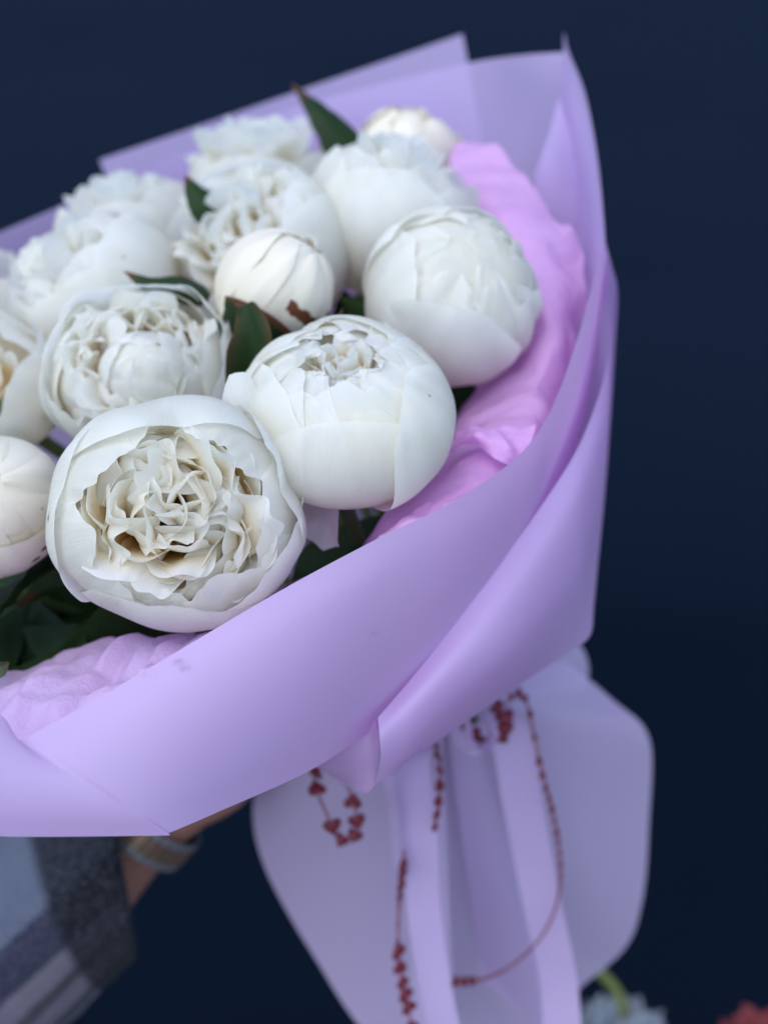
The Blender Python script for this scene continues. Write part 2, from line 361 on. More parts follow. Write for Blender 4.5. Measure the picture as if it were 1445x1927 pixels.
T3 = [[(-220, 1335, .452), (-60, 1305, .457), (20, 1275, .459), (110, 1240, .462), (220, 1222, .464), (330, 1200, .472), (430, 1172, .482), (520, 1114, .492), (640, 1060, .50)],
      [(100, 1420, .50), (220, 1400, .50), (300, 1390, .50), (380, 1380, .505), (450, 1360, .51), (520, 1340, .515), (590, 1310, .52), (660, 1270, .53), (740, 1220, .535)],
      [(785, 1335, .59), (795, 1338, .588), (805, 1340, .586), (820, 1342, .585), (835, 1343, .585), (850, 1343, .585), (865, 1342, .586), (880, 1338, .588), (890, 1334, .59)]]
tag(sheet('tissue_paper', T3, M_TISSUE, 70, 40, crumple=.003, cscale=26, seed=14), 'deep shaded pink tissue lining below the flowers', 'tissue paper', GT)

# ------------------------------------------------------------------ petals
def put(parent, name, V, nu, nv, mat, tint, vein):
    me = bpy.data.meshes.new(name)
    me.from_pydata(V.tolist(), [], gf(nu, nv))
    me.polygons.foreach_set('use_smooth', [True] * len(me.polygons))
    a = me.color_attributes.new('tint', 'FLOAT_COLOR', 'POINT'); a.data.foreach_set('color', tint.astype(np.float32).ravel())
    b = me.attributes.new('vein', 'FLOAT_VECTOR', 'POINT'); b.data.foreach_set('vector', vein.astype(np.float32).ravel())
    me.materials.append(mat)
    o = bpy.data.objects.new(name, me); COL.objects.link(o); o.parent = parent
    return o
def tint_of(t, lo, hi, amt, n):
    x = np.clip((hi - t) / (hi - lo), 0, 1); x = x * x * (3 - 2 * x) * amt
    return np.stack([x, 0 * x, 0 * x, 0 * x + 1], -1).reshape(-1, 4)
DM = [1.0]; DENTS = {'right': 2.1, 'crown': 1.9, 'left': 1.7, 'globe': 1.5, 'near': 1.35, 'centre': 1.5, 'edge': 1.5}
DEF = [lambda th, ph: 0.0]
def guard(parent, rng, R, kz, phi0, W, tip, layer=0, rnd=.45, rag=.05, tilt=.02, flare=0., base=172, off=(0, 0, 0), nu=28, nv=30, mat=None, yel=.25,
          stains=(), dent=.012, name='petal', pw=2.4, lift=0.0, notch=0.0, skirt=0.0):
    """outer cupped petal: a patch of the globe from the stem up to a free, slightly ragged edge"""
    u = np.linspace(-1, 1, nu)[None, :].repeat(nv, 0); t = np.linspace(0, 1, nv)[:, None].repeat(nu, 1)
    e = wavy(rng, 5, 1.5, 7); g = wavy(rng, 3, 1.5, 4); g2 = wavy(rng, 3, 1.5, 5); fr = wavy(rng, 4, 14, 30); cr = wavy(rng, 4, 6, 15)
    edge = R_(tip) + rnd * np.abs(u) ** pw + rag * e(u) + rag * .16 * fr(u) + notch * np.exp(-((u - .1) / .12) ** 2)
    th = R_(base) + (edge - R_(base)) * t
    ph = R_(phi0) + R_(W) * u * (1 - .12 * t ** 3)
    q = np.clip((t - .72) / .28, 0, 1)
    q2 = np.clip((np.abs(u) - .75) / .25, 0, 1)
    dent = dent * DM[0]
    r = R * (1 + DEF[0](th, ph) - .040 * layer + .014 * q ** 2 + tilt * u + flare * q ** 2 + lift * t + dent * (1.6 * g(2.2 * u + 1.3 * layer + 2 * t) * (.35 + t) + g2(3.2 * t + u) + .35 * cr(u * (1 + .5 * t)) * t) - .012 * q2 ** 2 + skirt * fr(u) * q ** 3 * .03 + .012 * q ** 2 * e(u * 1.7 + 1))
    V = np.stack([r * np.sin(th) * np.cos(ph), r * np.sin(th) * np.sin(ph), kz * r * np.cos(th)], -1).reshape(-1, 3) + np.asarray(off)
    ti = tint_of(t, .25, .8, yel, 0)
    for (su, st, sr, sa) in stains:
        dd = np.hypot((u - su) * R_(W) * .62, (t - st) * R_(base - tip)).ravel(); ti[:, 1] = np.maximum(ti[:, 1], sa * np.clip(1.4 - dd / (sr * 2.3), 0, 1))
    return put(parent, name, V, nu, nv, mat or M_PETAL, ti, np.stack([u, t, 0 * u + layer], -1).reshape(-1, 3))
def ruffle(parent, rng, R, rho, phi, half, psi, z0, z1, lean=0., bow=.25, ruff=.12, curl=.3, rnd=.25, nu=18, nv=18, yel=.9, mat=None, off=(0, 0, 0), ragz=.12, name='petal', kfreq=(1.5, 5), hi=.85):
    """inner petal: an upright ruffled ribbon with a curled, frilled tip"""
    u = np.linspace(-1, 1, nu)[None, :].repeat(nv, 0); t = np.linspace(0, 1, nv)[:, None].repeat(nu, 1)
    e = wavy(rng, 5, 1.5, 6.5); a = wavy(rng, 3, *kfreq); a2 = wavy(rng, 3, 1, 4); fr = wavy(rng, 3, 10, 22)
    wt = half * (.42 + .58 * np.sin(np.pi / 2 * np.clip(t * 1.15, 0, 1))) * (1 - .16 * t ** 5)
    n0 = phi + psi
    n = np.array([math.cos(n0), math.sin(n0)]); tn = np.array([-n[1], n[0]])
    rr = rho * (.30 + .70 * np.clip(t, 0, 1) ** .65)
    q = np.clip((t - .62) / .38, 0, 1)
    nn = -bow * half * u * u * (.4 + .6 * t) + ruff * half * a(u + .4 * t) * t ** 2 + curl * half * q ** 2 * (1 + .5 * a2(2 * u)) + lean * R * t ** 1.5 + .05 * half * a2(3 * t + u)
    hh = z0 + (z1 - z0) * t - rnd * 1.7 * half * np.abs(u) ** 2.8 * t + half * (ragz * e(u) + ragz * .12 * fr(u)) * t ** 2 - abs(curl) * half * .45 * q ** 2.5
    sx = wt * u
    x = rr * math.cos(phi) + n[0] * nn + tn[0] * sx; y = rr * math.sin(phi) + n[1] * nn + tn[1] * sx
    V = np.stack([x, y, hh], -1).reshape(-1, 3) + np.asarray(off)
    return put(parent, name, V, nu, nv, mat or M_PETAL, tint_of(t, .25, hi, yel, 0), np.stack([u, t, 0 * u + phi], -1).reshape(-1, 3))
def fill(parent, rng, R, kz, n, rmax, f0=.78, f1=.95, half=(.14, .30), ruff=.14, curl=(-.5, .6), psi=.5, out=0., yel=.9, rmin=.0, res=18, off=(0, 0, 0), zj=.06, z0=-.2, hi=.85, bow=(.05, .75)):
    """many ruffled petals filling the opening; sunflower spread so none repeats"""
    for i in range(n):
        x = (i + .5) / n; rho = R * (rmin + (rmax - rmin) * math.sqrt(x)); phi = i * 2.39996 + rng.uniform(-.35, .35)
        y = rho / R; top = kz * R * math.sqrt(max(.05, 1 - y * y)) * (f0 + (f1 - f0) * y / max(rmax, .01)) + R * rng.uniform(-zj, zj)
        k_ = 1 + float(DEF[0](math.asin(min(1, y)), phi)) - .05; rho *= k_; top *= k_
        ruffle(parent, rng, R, rho, phi, R * rng.uniform(*half), rng.uniform(-psi, psi), z0 * R, top, lean=out * y + rng.uniform(-.05, .05),
               bow=rng.uniform(*bow), ruff=ruff * rng.uniform(.6, 1.5), curl=rng.uniform(*curl), yel=yel, nu=res, nv=res, off=off, hi=hi)

FL = {}
NW = P(*NECK)
def flower(key, name, u, v, d, rpx, axis, label, cat='peony', group='white peonies in the bouquet'):
    z = D(*axis); x = D(1, 0, 0); x = (x - z * x.dot(z)).normalized(); y = z.cross(x)
    m = Matrix((x, y, z)).transposed().to_4x4(); m.translation = P(u, v, d)
    o = empty(name, m); tag(o, label, cat, group)
    R = rpx * d / FPX
    FL[key] = (o, m, m.inverted(), R)
    inv = m.inverted(); b = Vector((0, 0, -R * .8)); nk = inv @ (NW + Vector((random.uniform(-.012, .012), random.uniform(-.012, .012), 0)))
    mid = b * .35 + nk * .65 + Vector((0, 0, -R * .4))
    V, F = tube([b, Vector((0, 0, -R * 1.25)), mid, nk], [.0035, .003, .0028, .0028], 8, 20)
    link('stem', V, F, M_STEM, o)
    g = np.random.default_rng(hash_of(key)); a = g.uniform(0, 6.28, 4); am = DEFAMP.get(key, .042); DM[0] = DENTS.get(key, 1.0)
    DEF[0] = lambda th, ph: am * (np.sin(2 * ph + a[0]) * np.sin(th) ** 2 * .7 - .5 * np.abs(np.sin(2.5 * ph + a[3])) * np.sin(th) ** 2 + .3 + np.sin(3 * ph + a[1]) * np.sin(th) ** 3 * .45 + np.cos(2 * th + a[2]) * .3)
    return o, R, g
DEFAMP = {'near': .045, 'bud_mid': .05, 'bud_left': .04}
def cap(parent, rng, R, kz, ang, cx, cy, layer=0, mat=None, yel=.1, n=26, rag=.08, stains=()):
    """small petal lying over the crown of a closed bloom: a round patch of the globe with its centre off the axis (degrees)"""
    x = np.linspace(-1, 1, n)[None, :].repeat(n, 0); y = np.linspace(-1, 1, n)[:, None].repeat(n, 1)
    dx, dy = x * np.sqrt(1 - y * y / 2), y * np.sqrt(1 - x * x / 2); rr = np.hypot(dx, dy); aa = np.arctan2(dy, dx)
    e = wavy(rng, 4, 1, 2); k2 = [int(rng.integers(2, 5)), int(rng.integers(5, 9)), int(rng.integers(10, 15))]; p2 = rng.uniform(0, 6.28, 3)
    sc = 1 + rag * (np.sin(k2[0] * aa + p2[0]) + .6 * np.sin(k2[1] * aa + p2[1]) + .4 * np.sin(k2[2] * aa + p2[2]))
    X = R_(cx) + R_(ang) * dx * sc; Y = R_(cy) + R_(ang) * dy * sc
    th = np.hypot(X, Y); ph = np.arctan2(Y, X); r = R * (1 + DEF[0](th, ph) - .032 * layer + .012 * e(2 * dx + dy) - .02 * rr ** 4)
    V = np.stack([r * np.sin(th) * np.cos(ph), r * np.sin(th) * np.sin(ph), kz * r * np.cos(th)], -1).reshape(-1, 3)
    ti = np.stack([0 * x + yel * rr, 0 * x, 0 * x, 0 * x + 1], -1).reshape(-1, 4)
    for (su, st, sr, sa) in stains:
        ti[:, 1] = np.maximum(ti[:, 1], sa * np.clip(1.4 - np.hypot(x - su, y - st).ravel() / sr, 0, 1))
    return put(parent, 'petal', V, n, n, mat or M_PETAL, ti, np.stack([dx, dy, 0 * x + layer], -1).reshape(-1, 3))
def hash_of(s): return sum(ord(c) * (i * 31 + 7) for i, c in enumerate(s)) + SEED.get(s, 0)
SEED = {}
random.seed(4)

# nearest, wide-open peony
o, R, g = flower('near', 'peony', 335, 968, .425, 232, (.14, .03, .99), 'nearest wide open peony with ruffled cream centre and golden gaps')
KZ = .92
for phi, W, tip, lay, rag, flare, tilt in ((168, 62, 60, 0, .03, .01, .03), (268, 52, 46, 0.0, .05, .0, .02), (325, 48, 50, .2, .06, .02, .02), (98, 62, 43, .1, .03, -.03, .02), (22, 44, 52, .4, .10, .05, .02)):
    guard(o, g, R, KZ, phi, W, tip, lay, .38, rag, tilt, flare, nu=44, nv=44, yel=.1,
          stains=((-.35, .80, .02, .8), (.55, .70, .018, .7), (.25, .9, .018, .6)) if phi == 168 else ())
for phi, W, tip, lay in ((200, 48, 42, 1.3), (300, 50, 40, 1.6), (130, 50, 38, 1.4), (60, 46, 36, 1.5), (0, 46, 42, 1.7), (240, 44, 40, 2.2)):
    guard(o, g, R, KZ, phi + g.uniform(-8, 8), W, tip + 2, lay, .36, .13, .015, -.03, nu=38, nv=38, yel=.15, pw=3.2, skirt=.5)
fill(o, g, R, KZ, 15, .28, .80, .84, (.17, .30), .20, (-.5, .9), 1.3, res=30, yel=1.0, hi=1.0)
fill(o, g, R, KZ, 24, .60, .84, .95, (.20, .36), .18, (-1.1, .6), 1.0, res=30, yel=1.0, rmin=.26, hi=1.05, bow=(.1, .7))
fill(o, g, R, KZ, 32, .80, .93, .99, (.22, .36), .15, (-.9, .0), .5, res=28, yel=1.0, rmin=.58, out=.0, hi=1.0, bow=(.1, .5))
fill(o, g, R, KZ, 14, .80, .86, .88, (.22, .34), .12, (-.5, .1), .3, res=26, yel=.8, rmin=.78, out=.0, hi=.8, bow=(.1, .4))

# second, closed globe with a small rosette on top
o, R, g = flower('globe', 'peony', 646, 774, .445, 216, (-.02, .72, .69), 'round half closed peony with a small rosette on top, right of the nearest bloom')
KZ = .66
for phi, W, tip, lay, rag, tilt, rnd in ((275, 46, 44, .0, .035, .012, .30), (335, 44, 34, -.7, .07, -.055, .55), (205, 50, 34, .8, .03, .012, .35), (60, 60, 30, .5, .05, .02, .4), (135, 55, 30, 1.0, .04, .01, .4), (20, 50, 28, 1.2, .05, .01, .4)):
    guard(o, g, R, KZ, phi, W, tip, lay, rnd, rag, tilt, .0, nu=44, nv=44, yel=.12, stains=((-.55, .35, .02, .7), (-.7, .27, .012, .6)) if phi == 338 else ())
for phi, tip, lay in ((240, 27, 1.6), (300, 24, 1.8), (0, 22, 2.0), (60, 22, 2.2), (120, 22, 2.0), (180, 24, 2.2), (265, 20, 2.6), (325, 18, 2.8), (30, 17, 3.0), (150, 17, 2.9), (210, 19, 3.1)):
    guard(o, g, R, KZ, phi + g.uniform(-10, 10), 36, tip + g.uniform(-1, 5), lay, .42, .07, .025, .0, nu=34, nv=28, yel=.15, base=120, pw=2.8, dent=.006)
for k_ in range(16):
    guard(o, g, R, KZ, k_ * 67 + g.uniform(-12, 12), 40, 24 - .75 * k_ + g.uniform(-2, 3), 1.2 + .17 * k_, .42, .09, .03, .0, nu=30, nv=24, yel=.35, base=75, pw=2.6, dent=.005)
fill(o, g, R, KZ, 40, .36, .84, .99, (.08, .16), .15, (-.4, .5), .9, res=18, yel=1.0, z0=.05, hi=.95)

# upper right closed globe
o, R, g = flower('right', 'peony', 847, 557, .515, 172, (.34, .50, .80), 'plump closed peony resting against the pink tissue')
KZ = .9
for phi, W, tip, lay, rag, tilt, flare, rnd in ((262, 52, 46, -.3, .05, .03, .05, .4), (190, 50, 42, .0, .05, .02, .0, .45), (322, 44, 44, .6, .04, .01, .0, .3), (120, 56, 36, .6, .04, .02, 0, .4), (50, 56, 32, .8, .04, .01, 0, .4)):
    guard(o, g, R, KZ, phi, W, tip, lay, rnd, rag, tilt, flare, nu=38, nv=38, yel=.1, stains=((.1, .82, .012, .7),) if phi == 190 else ())
for phi, tip, lay in ((240, 30, 1.2), (300, 24, 1.4), (0, 20, 1.6), (60, 20, 1.8), (120, 20, 1.6), (180, 20, 1.8), (270, 14, 2.2), (30, 12, 2.3), (150, 12, 2.4)):
    guard(o, g, R, KZ, phi + g.uniform(-10, 10), 40, tip, lay, .35, .10, .01, .01, nu=28, nv=26, yel=.1, base=120)
for cx, cy, ang, lay in ((6, -8, 22, 1.6), (-12, 6, 22, 2.0), (14, 12, 24, 2.4), (0, 22, 22, 2.2), (-20, -14, 20, 1.5), (2, 2, 12, 1.2), (24, -6, 18, 1.8)):
    cap(o, g, R, KZ, ang, cx, cy, lay)
cap(o, g, R, KZ, 52, 0, 0, 3.2, yel=.25)
fill(o, g, R, KZ, 9, .30, 1.0, 1.01, (.06, .11), .15, (-.3, .4), .8, res=14, yel=.3, z0=.55)

# behind it, white crown facing up
o, R, g = flower('crown', 'peony', 732, 410, .575, 164, (.22, .86, .36), 'peony with a frilled crown behind the plump closed bloom')
KZ = .92
for phi, W, tip, lay in ((262, 52, 46, .0), (190, 54, 44, .3), (330, 54, 50, -.2), (110, 60, 48, .4), (40, 55, 48, .6), (225, 50, 38, 1.4), (300, 50, 38, 1.6), (160, 50, 38, 1.7)):
    guard(o, g, R, KZ, phi, W, tip, lay, .4, .06, .02, .0, nu=28, nv=28, yel=.1)
fill(o, g, R, KZ, 34, .62, .98, 1.12, (.12, .22), .16, (-.3, .5), .6, res=14, yel=.5)

# rearmost ruffled double bloom
o, R, g = flower('rear', 'peony', 492, 345, .64, 136, (-.02, .93, .28), 'blurred fully ruffled peony at the back beside the tall leaf')
KZ = .78
for phi, W, tip, lay in ((265, 50, 62, .0), (200, 54, 60, .2), (335, 54, 62, .1), (110, 60, 60, .4), (40, 55, 60, .6)):
    guard(o, g, R, KZ, phi, W, tip, lay, .35, .08, .02, .06, nu=26, nv=24, yel=.1)
fill(o, g, R, KZ, 52, .92, 1.0, 1.5, (.14, .26), .2, (-.3, .6), .7, out=.12, res=14, yel=.4, zj=.12)

# centre, open bloom behind the bud
o, R, g = flower('centre', 'peony', 488, 478, .565, 176, (-.36, .46, .80), 'open ruffled peony directly behind the brown spotted bud')
KZ = .9
for phi, W, tip, lay in ((330, 50, 44, .0), (20, 50, 46, .2), (270, 48, 54, .1), (90, 55, 48, .3), (210, 50, 62, .4), (150, 50, 58, .5), (350, 50, 38, 1.3), (300, 46, 44, 1.4)):
    guard(o, g, R, KZ, phi, W, tip, lay, .4, .06, .02, .02, nu=30, nv=30, yel=.1)
fill(o, g, R, KZ, 56, .84, .85, 1.02, (.17, .32), .18, (-.5, .7), .9, res=18, yel=.8)

# left, globe with opening at upper left
o, R, g = flower('left', 'peony', 176, 552, .565, 164, (-.44, .62, .65), 'smooth sided peony at the left with a creamy opening toward upper left')
KZ = .88
for phi, W, tip, lay in ((285, 56, 44, .0), (215, 50, 42, .3), (345, 52, 40, -.2), (60, 58, 42, .4), (140, 55, 44, .5), (310, 50, 32, 1.2), (250, 46, 34, 1.5), (20, 46, 30, 1.6)):
    guard(o, g, R, KZ, phi, W, tip, lay, .38, .05, .02, .0, nu=30, nv=30, yel=.12)
fill(o, g, R, KZ, 38, .66, .88, 1.0, (.15, .26), .15, (-.4, .5), .6, res=14, yel=.9)

# left rear bloom
o, R, g = flower('left_rear', 'peony', 240, 436, .625, 132, (-.20, .86, .42), 'blurred white peony at the left rear edge of the dome')
KZ = .85
for phi, W, tip, lay in ((270, 54, 48, .0), (205, 54, 48, .3), (335, 54, 46, .1), (110, 60, 52, .4), (40, 55, 50, .6)):
    guard(o, g, R, KZ, phi, W, tip, lay, .4, .06, .02, .02, nu=26, nv=24, yel=.1)
fill(o, g, R, KZ, 34, .75, .95, 1.15, (.14, .24), .17, (-.4, .5), .6, res=14, yel=.5)

# wide cup with a bud-like ball inside
o, R, g = flower('cup', 'peony', 268, 708, .495, 180, (.0, .34, .94), 'cup shaped open peony with a smooth ball of petals inside, above the nearest bloom')
KZ = .86
for phi, W, tip, lay in ((35, 50, 58, -.3), (100, 52, 52, .0), (165, 50, 56, .2), (230, 52, 62, .4), (300, 52, 62, .3), (350, 46, 54, .1)):
    guard(o, g, R, KZ, phi, W, tip, lay, .40, .14, .03, .02, nu=34, nv=32, yel=.15)
for k, (r0, tip, n) in enumerate(((2.6, 54, 6), (5.0, 50, 6), (7.5, 46, 6), (10.5, 42, 6))):
    for i in range(n):
        a = 360 / n * i + 25 * k + g.uniform(-12, 12)
        if k >= 2 and 180 < a % 360 < 260: continue
        guard(o, g, R, KZ, a, 42, tip + g.uniform(-5, 5), r0 + g.uniform(-.6, .6), .40, .10, .03, -.03 + g.uniform(-.03, .05), nu=28, nv=26, yel=.55, base=150)
for phi, W, tip, lay in ((150, 70, 24, 0), (20, 60, 30, .4), (265, 64, 34, .8), (90, 60, 10, 1.4), (210, 60, 8, 1.8), (330, 60, 8, 2.2)):
    guard(o, g, R * .46, 1.05, phi, W, tip, lay, .40, .06, .03, .0, nu=26, nv=24, yel=.3, off=(.10 * R, -.10 * R, .26 * R))
for cx, cy, ang in ((3, -6, 34), (-10, 8, 28)): cap(o, g, R * .46, 1.05, ang, cx, cy, 2.4).location = (.10 * R, -.10 * R, .26 * R)
fill(o, g, R, KZ, 44, .82, .55, .98, (.18, .32), .16, (-1.0, .4), .7, res=20, yel=.9, rmin=.46)

# bloom cut by the left edge of the frame
o, R, g = flower('edge', 'peony', -30, 725, .52, 150, (-.05, .30, .95), 'loose white peony cut by the left edge, beside the cup shaped bloom')
for phi, W, tip, lay in ((10, 50, 56, .0), (75, 52, 50, .3), (300, 54, 56, .2), (230, 52, 56, .4), (150, 52, 52, .5), (340, 46, 38, 1.6), (50, 46, 36, 1.9), (270, 46, 36, 1.8)):
    guard(o, g, R, .85, phi, W, tip, lay, .35, .06, .03, .04, nu=30, nv=30, yel=.25)
fill(o, g, R, .85, 22, .6, .8, .95, (.14, .24), .15, (-.4, .5), .6, res=14, yel=.7)
o, R, g = flower('edge_rear', 'peony', -28, 560, .61, 100, (-.3, .7, .6), 'small part of a blurred peony at the left edge behind the smooth sided one')
for phi, W, tip, lay in ((10, 52, 50, .0), (80, 54, 46, .3), (290, 54, 46, .2), (215, 52, 50, .4), (150, 52, 46, .5)):
    guard(o, g, R, .85, phi, W, tip, lay, .4, .06, .02, .03, nu=24, nv=24, yel=.15)
fill(o, g, R, .85, 18, .6, .9, 1.1, (.14, .24), .15, (-.4, .5), .6, res=12, yel=.5)

o, R, g = flower('edge_low', 'peony', -235, 1040, .45, 190, (-.2, .25, .95), 'unseen white peony just outside the left edge, next to the smooth cream bud')  # unseen continuation of the bouquet, added to shade the tissue inside
for phi, W, tip, lay in ((10, 60, 40, .0), (80, 60, 40, .3), (290, 60, 40, .2), (215, 60, 40, .4), (150, 60, 40, .5)):
    guard(o, g, R, .85, phi, W, tip, lay, .4, .06, .02, .03, nu=24, nv=24, yel=.15)
fill(o, g, R, .85, 20, .6, .9, 1.0, (.2, .3), .15, (-.4, .5), .6, res=12, yel=.5)

# ------------------------------------------------------------------ buds
GB = 'cream peony buds in the bouquet'
def sepal(parent, R, phi, W, tip, red, kz, seed, rag=.05, mat=None, base=175):
    rng = np.random.default_rng(seed); nu, nv = 20, 20
    u = np.linspace(-1, 1, nu)[None, :].repeat(nv, 0); t = np.linspace(0, 1, nv)[:, None].repeat(nu, 1)
    e = wavy(rng); edge = R_(tip) + .55 * np.abs(u) ** 2 + rag * e(u)
    th = R_(base) + (edge - R_(base)) * t; ph = R_(phi) + R_(W) * u; r = R * (1.025 + .02 * u)
    V = np.stack([r * np.sin(th) * np.cos(ph), r * np.sin(th) * np.sin(ph), kz * r * np.cos(th)], -1).reshape(-1, 3)
    x = np.clip((t - .91) / .09, 0, 1) * red
    ti = np.stack([x, 0 * x, 0 * x, 0 * x + 1], -1).reshape(-1, 4)
    return link('sepal', V, gf(nu, nv), mat or M_LEAF, parent, attr=ti)
# spotted bud in the middle: seen from its side, tip toward lower right
o, R, g = flower('bud_mid', 'peony_bud', 518, 548, .497, 106, (.66, .62, .42), 'cream bud with brown scars and a green sepal, in the middle of the bouquet', 'peony bud', GB)
for phi, W, tip, lay, st in ((200, 62, 18, 0, ()), (300, 60, 8, -.4, ((-.55, .60, .034, 1.0), (-.38, .62, .05, 1.0), (-.2, .60, .04, 1.0), (-.02, .605, .05, 1.0), (.16, .59, .045, 1.0), (.36, .585, .045, 1.0), (.6, .57, .04, 1.0), (.75, .66, .05, .6))), (60, 66, 10, .4, ()), (130, 62, 14, .8, ()), (0, 60, 12, .9, ((.0, .6, .05, .35),))):
    guard(o, g, R, 1.04, phi, W, tip, lay * .45, .4, .04, .012, 0, nu=54, nv=54, mat=M_BUD, yel=.25, stains=st, dent=.02)
for p_, l_ in ((90, .45), (210, .55), (330, .65)): guard(o, g, R, 1.04, p_, 85, 4, l_, .3, .03, .02, mat=M_BUD)
guard(o, g, R * 1.03, 1.04, 165, 62, 30, .0, .5, .05, .02, mat=M_BUD, dent=.02)
for cx, cy, ang in ((10, -8, 34), (-14, 10, 30)): cap(o, g, R, 1.04, ang, cx, cy, 1.0, M_BUD)
sepal(o, R * 1.03, 276, 66, 88, .9, 1.04, 3); sepal(o, R, 20, 40, 105, .3, 1.04, 5); sepal(o, R, 140, 50, 100, .5, 1.04, 6)
# left bud cut by the frame
o, R, g = flower('bud_left', 'peony_bud', -12, 955, .452, 136, (.10, .30, .95), 'smooth cream bud cut by the left edge beside the nearest peony', 'peony bud', GB)
for phi, W, tip, lay, st in ((285, 66, 52, -.6, ((.42, .70, .022, 1.0), (.60, .78, .022, 1.0), (.72, .60, .03, .7))), (80, 80, 8, 0, ()), (180, 70, 14, .5, ()), (20, 60, 16, .8, ())):
    guard(o, g, R, 1.0, phi, W, tip, lay * .45, .35, .03, .02, 0, nu=60, nv=60, mat=M_BUD, yel=.15, stains=st, dent=.015)
guard(o, g, R, 1.0, 300, 70, 14, 1.6, .3, .03, .02, mat=M_BUD); guard(o, g, R, 1.0, 235, 70, 14, 1.8, .3, .03, .02, mat=M_BUD)
for cx, cy, ang in ((4, -10, 40), (-14, 14, 34)): cap(o, g, R, 1.0, ang, cx, cy, 1.2, M_BUD)
sepal(o, R * .99, 320, 40, 118, .3, 1.0, 8); sepal(o, R * .99, 240, 40, 115, .3, 1.0, 9)
# rear bud at the top right
o, R, g = flower('bud_rear', 'peony_bud', 762, 296, .635, 92, (.10, .70, .70), 'blurred pale bud at the back next to the lilac paper', 'peony bud', GB)
for phi, W, tip, lay, st in ((255, 62, 20, 0, ()), (330, 60, 24, -.8, ()), (30, 62, 10, .5, ()), (110, 62, 10, .6, ((.1, .9, .06, .6),)), (180, 62, 14, .4, ())):
    guard(o, g, R, .95, phi, W, tip, lay, .4, .06, .03, 0.02, nu=30, nv=30, mat=M_BUD, yel=.3, stains=st, dent=.03)
for cx, cy, ang in ((6, -14, 36), (-14, 10, 30)): cap(o, g, R, .95, ang, cx, cy, 1.0, M_BUD, stains=((.2, .1, .12, .5),))
for phi, tip in ((300, 62), (10, 70)):
    guard(o, g, R * 1.12, .95, phi, 44, tip, 0, .4, .08, .03, 0.05, nu=26, nv=24, mat=M_BUD, yel=.5, dent=.03)
sepal(o, R, 150, 50, 95, .5, .95, 12)

# ------------------------------------------------------------------ loose lying petals and leaves
def blade(key, name, pts, width, side, mat, fold=.25, curl=0., red=.0, tipred=.0, shape='leaf', nu=11, nv=26, seed=0):
    """leaf or loose petal along a line of (u, v, depth); side = direction of its width in camera axes"""
    ow, m, inv, R = FL[key]; rng = np.random.default_rng(seed + 77)
    c = catmull([tuple(P(*p)) for p in pts], nv); tan = np.gradient(c, axis=0); tan /= np.linalg.norm(tan, axis=1)[:, None]
    s0 = np.array(D(*side)); V = []; ti = []; ve = []
    e = wavy(rng, 4, 3, 12)
    for j in range(nv):
        t = j / (nv - 1)
        if shape == 'leaf': wd = width * 1.12 * (math.sin(math.pi * min(1, t * .97 + .03) ** .64) ** .9 * (1 - .22 * t) + .015)
        else: wd = width * (math.sin(math.pi * (.12 + .80 * t)) ** .6)
        s = s0 - tan[j] * s0.dot(tan[j]); s /= np.linalg.norm(s); n = np.cross(tan[j], s)
        for i in range(nu):
            x = -1 + 2 * i / (nu - 1)
            h = fold * wd * (abs(x) - .4) if shape == 'leaf' else fold * wd * (x * x - .4)
            h += curl * wd * max(0, x) ** 2 + .06 * wd * e(x * 1.5 + 5 * t)
            V.append(c[j] + s * (x * wd * (1 + .05 * e(t * 6 + x))) + n * h)
            ti.append((max(red * abs(x) ** 4, tipred * max(0, (t - .8) / .2)), 0, 0, 1) if shape == 'leaf' else (.05 * (1 - t), 0, 0, 1)); ve.append((x, t, 0))
    V = np.array([tuple(inv @ Vector(p)) for p in V])
    return put(ow, name, V, nu, nv, mat, np.array(ti), np.array(ve))
SD = (0.85, .3, .2)
blade('rear', 'leaf', [(668, 330, .635), (650, 275, .63), (605, 215, .63), (549, 157, .635)], .0105, (.75, .45, -.4), M_LEAF, .3, tipred=.6, seed=1)
blade('rear', 'leaf', [(408, 420, .555), (388, 388, .553), (366, 358, .553), (349, 328, .555)], .0066, (.9, .3, -.3), M_LEAF, .3, tipred=.8, seed=2)
blade('cup', 'leaf', [(395, 560, .502), (340, 538, .500), (285, 533, .499), (233, 510, .50)], .0066, (.1, .8, -.6), M_LEAF, .45, tipred=.8, red=.3, seed=3)
blade('bud_mid', 'leaf', [(455, 760, .48), (468, 690, .468), (476, 630, .462), (463, 582, .462), (443, 572, .466)], .0078, (.9, -.1, .35), M_LEAF, -.35, .25, tipred=.9, red=.3, seed=4)
blade('bud_mid', 'leaf', [(560, 680, .49), (600, 630, .486), (628, 605, .485), (646, 580, .487)], .0052, (.6, .5, .4), M_LEAF, .3, tipred=.7, red=.5, seed=5)
blade('right', 'leaf', [(800, 760, .56), (740, 660, .55), (690, 600, .545), (640, 560, .545)], .0145, (.6, .6, .5), M_LEAF, .25, seed=6)
blade('right', 'leaf', [(900, 900, .56), (860, 800, .555), (830, 720, .55), (790, 640, .55)], .016, (.8, .2, .5), M_LEAF, .25, seed=7)
blade('near', 'leaf', [(420, 1260, .50), (300, 1190, .485), (190, 1200, .475), (90, 1260, .47)], .017, (.3, .8, .5), M_LEAF, .25, seed=8)
blade('near', 'leaf', [(330, 1160, .50), (200, 1120, .48), (110, 1100, .47), (35, 1142, .47)], .0105, (.35, .7, .5), M_LEAF, .3, tipred=.5, seed=9)
blade('bud_left', 'leaf', [(140, 1010, .49), (60, 1080, .47), (0, 1150, .462), (-50, 1210, .46)], .016, (.7, .6, .4), M_LEAF, .3, seed=10)
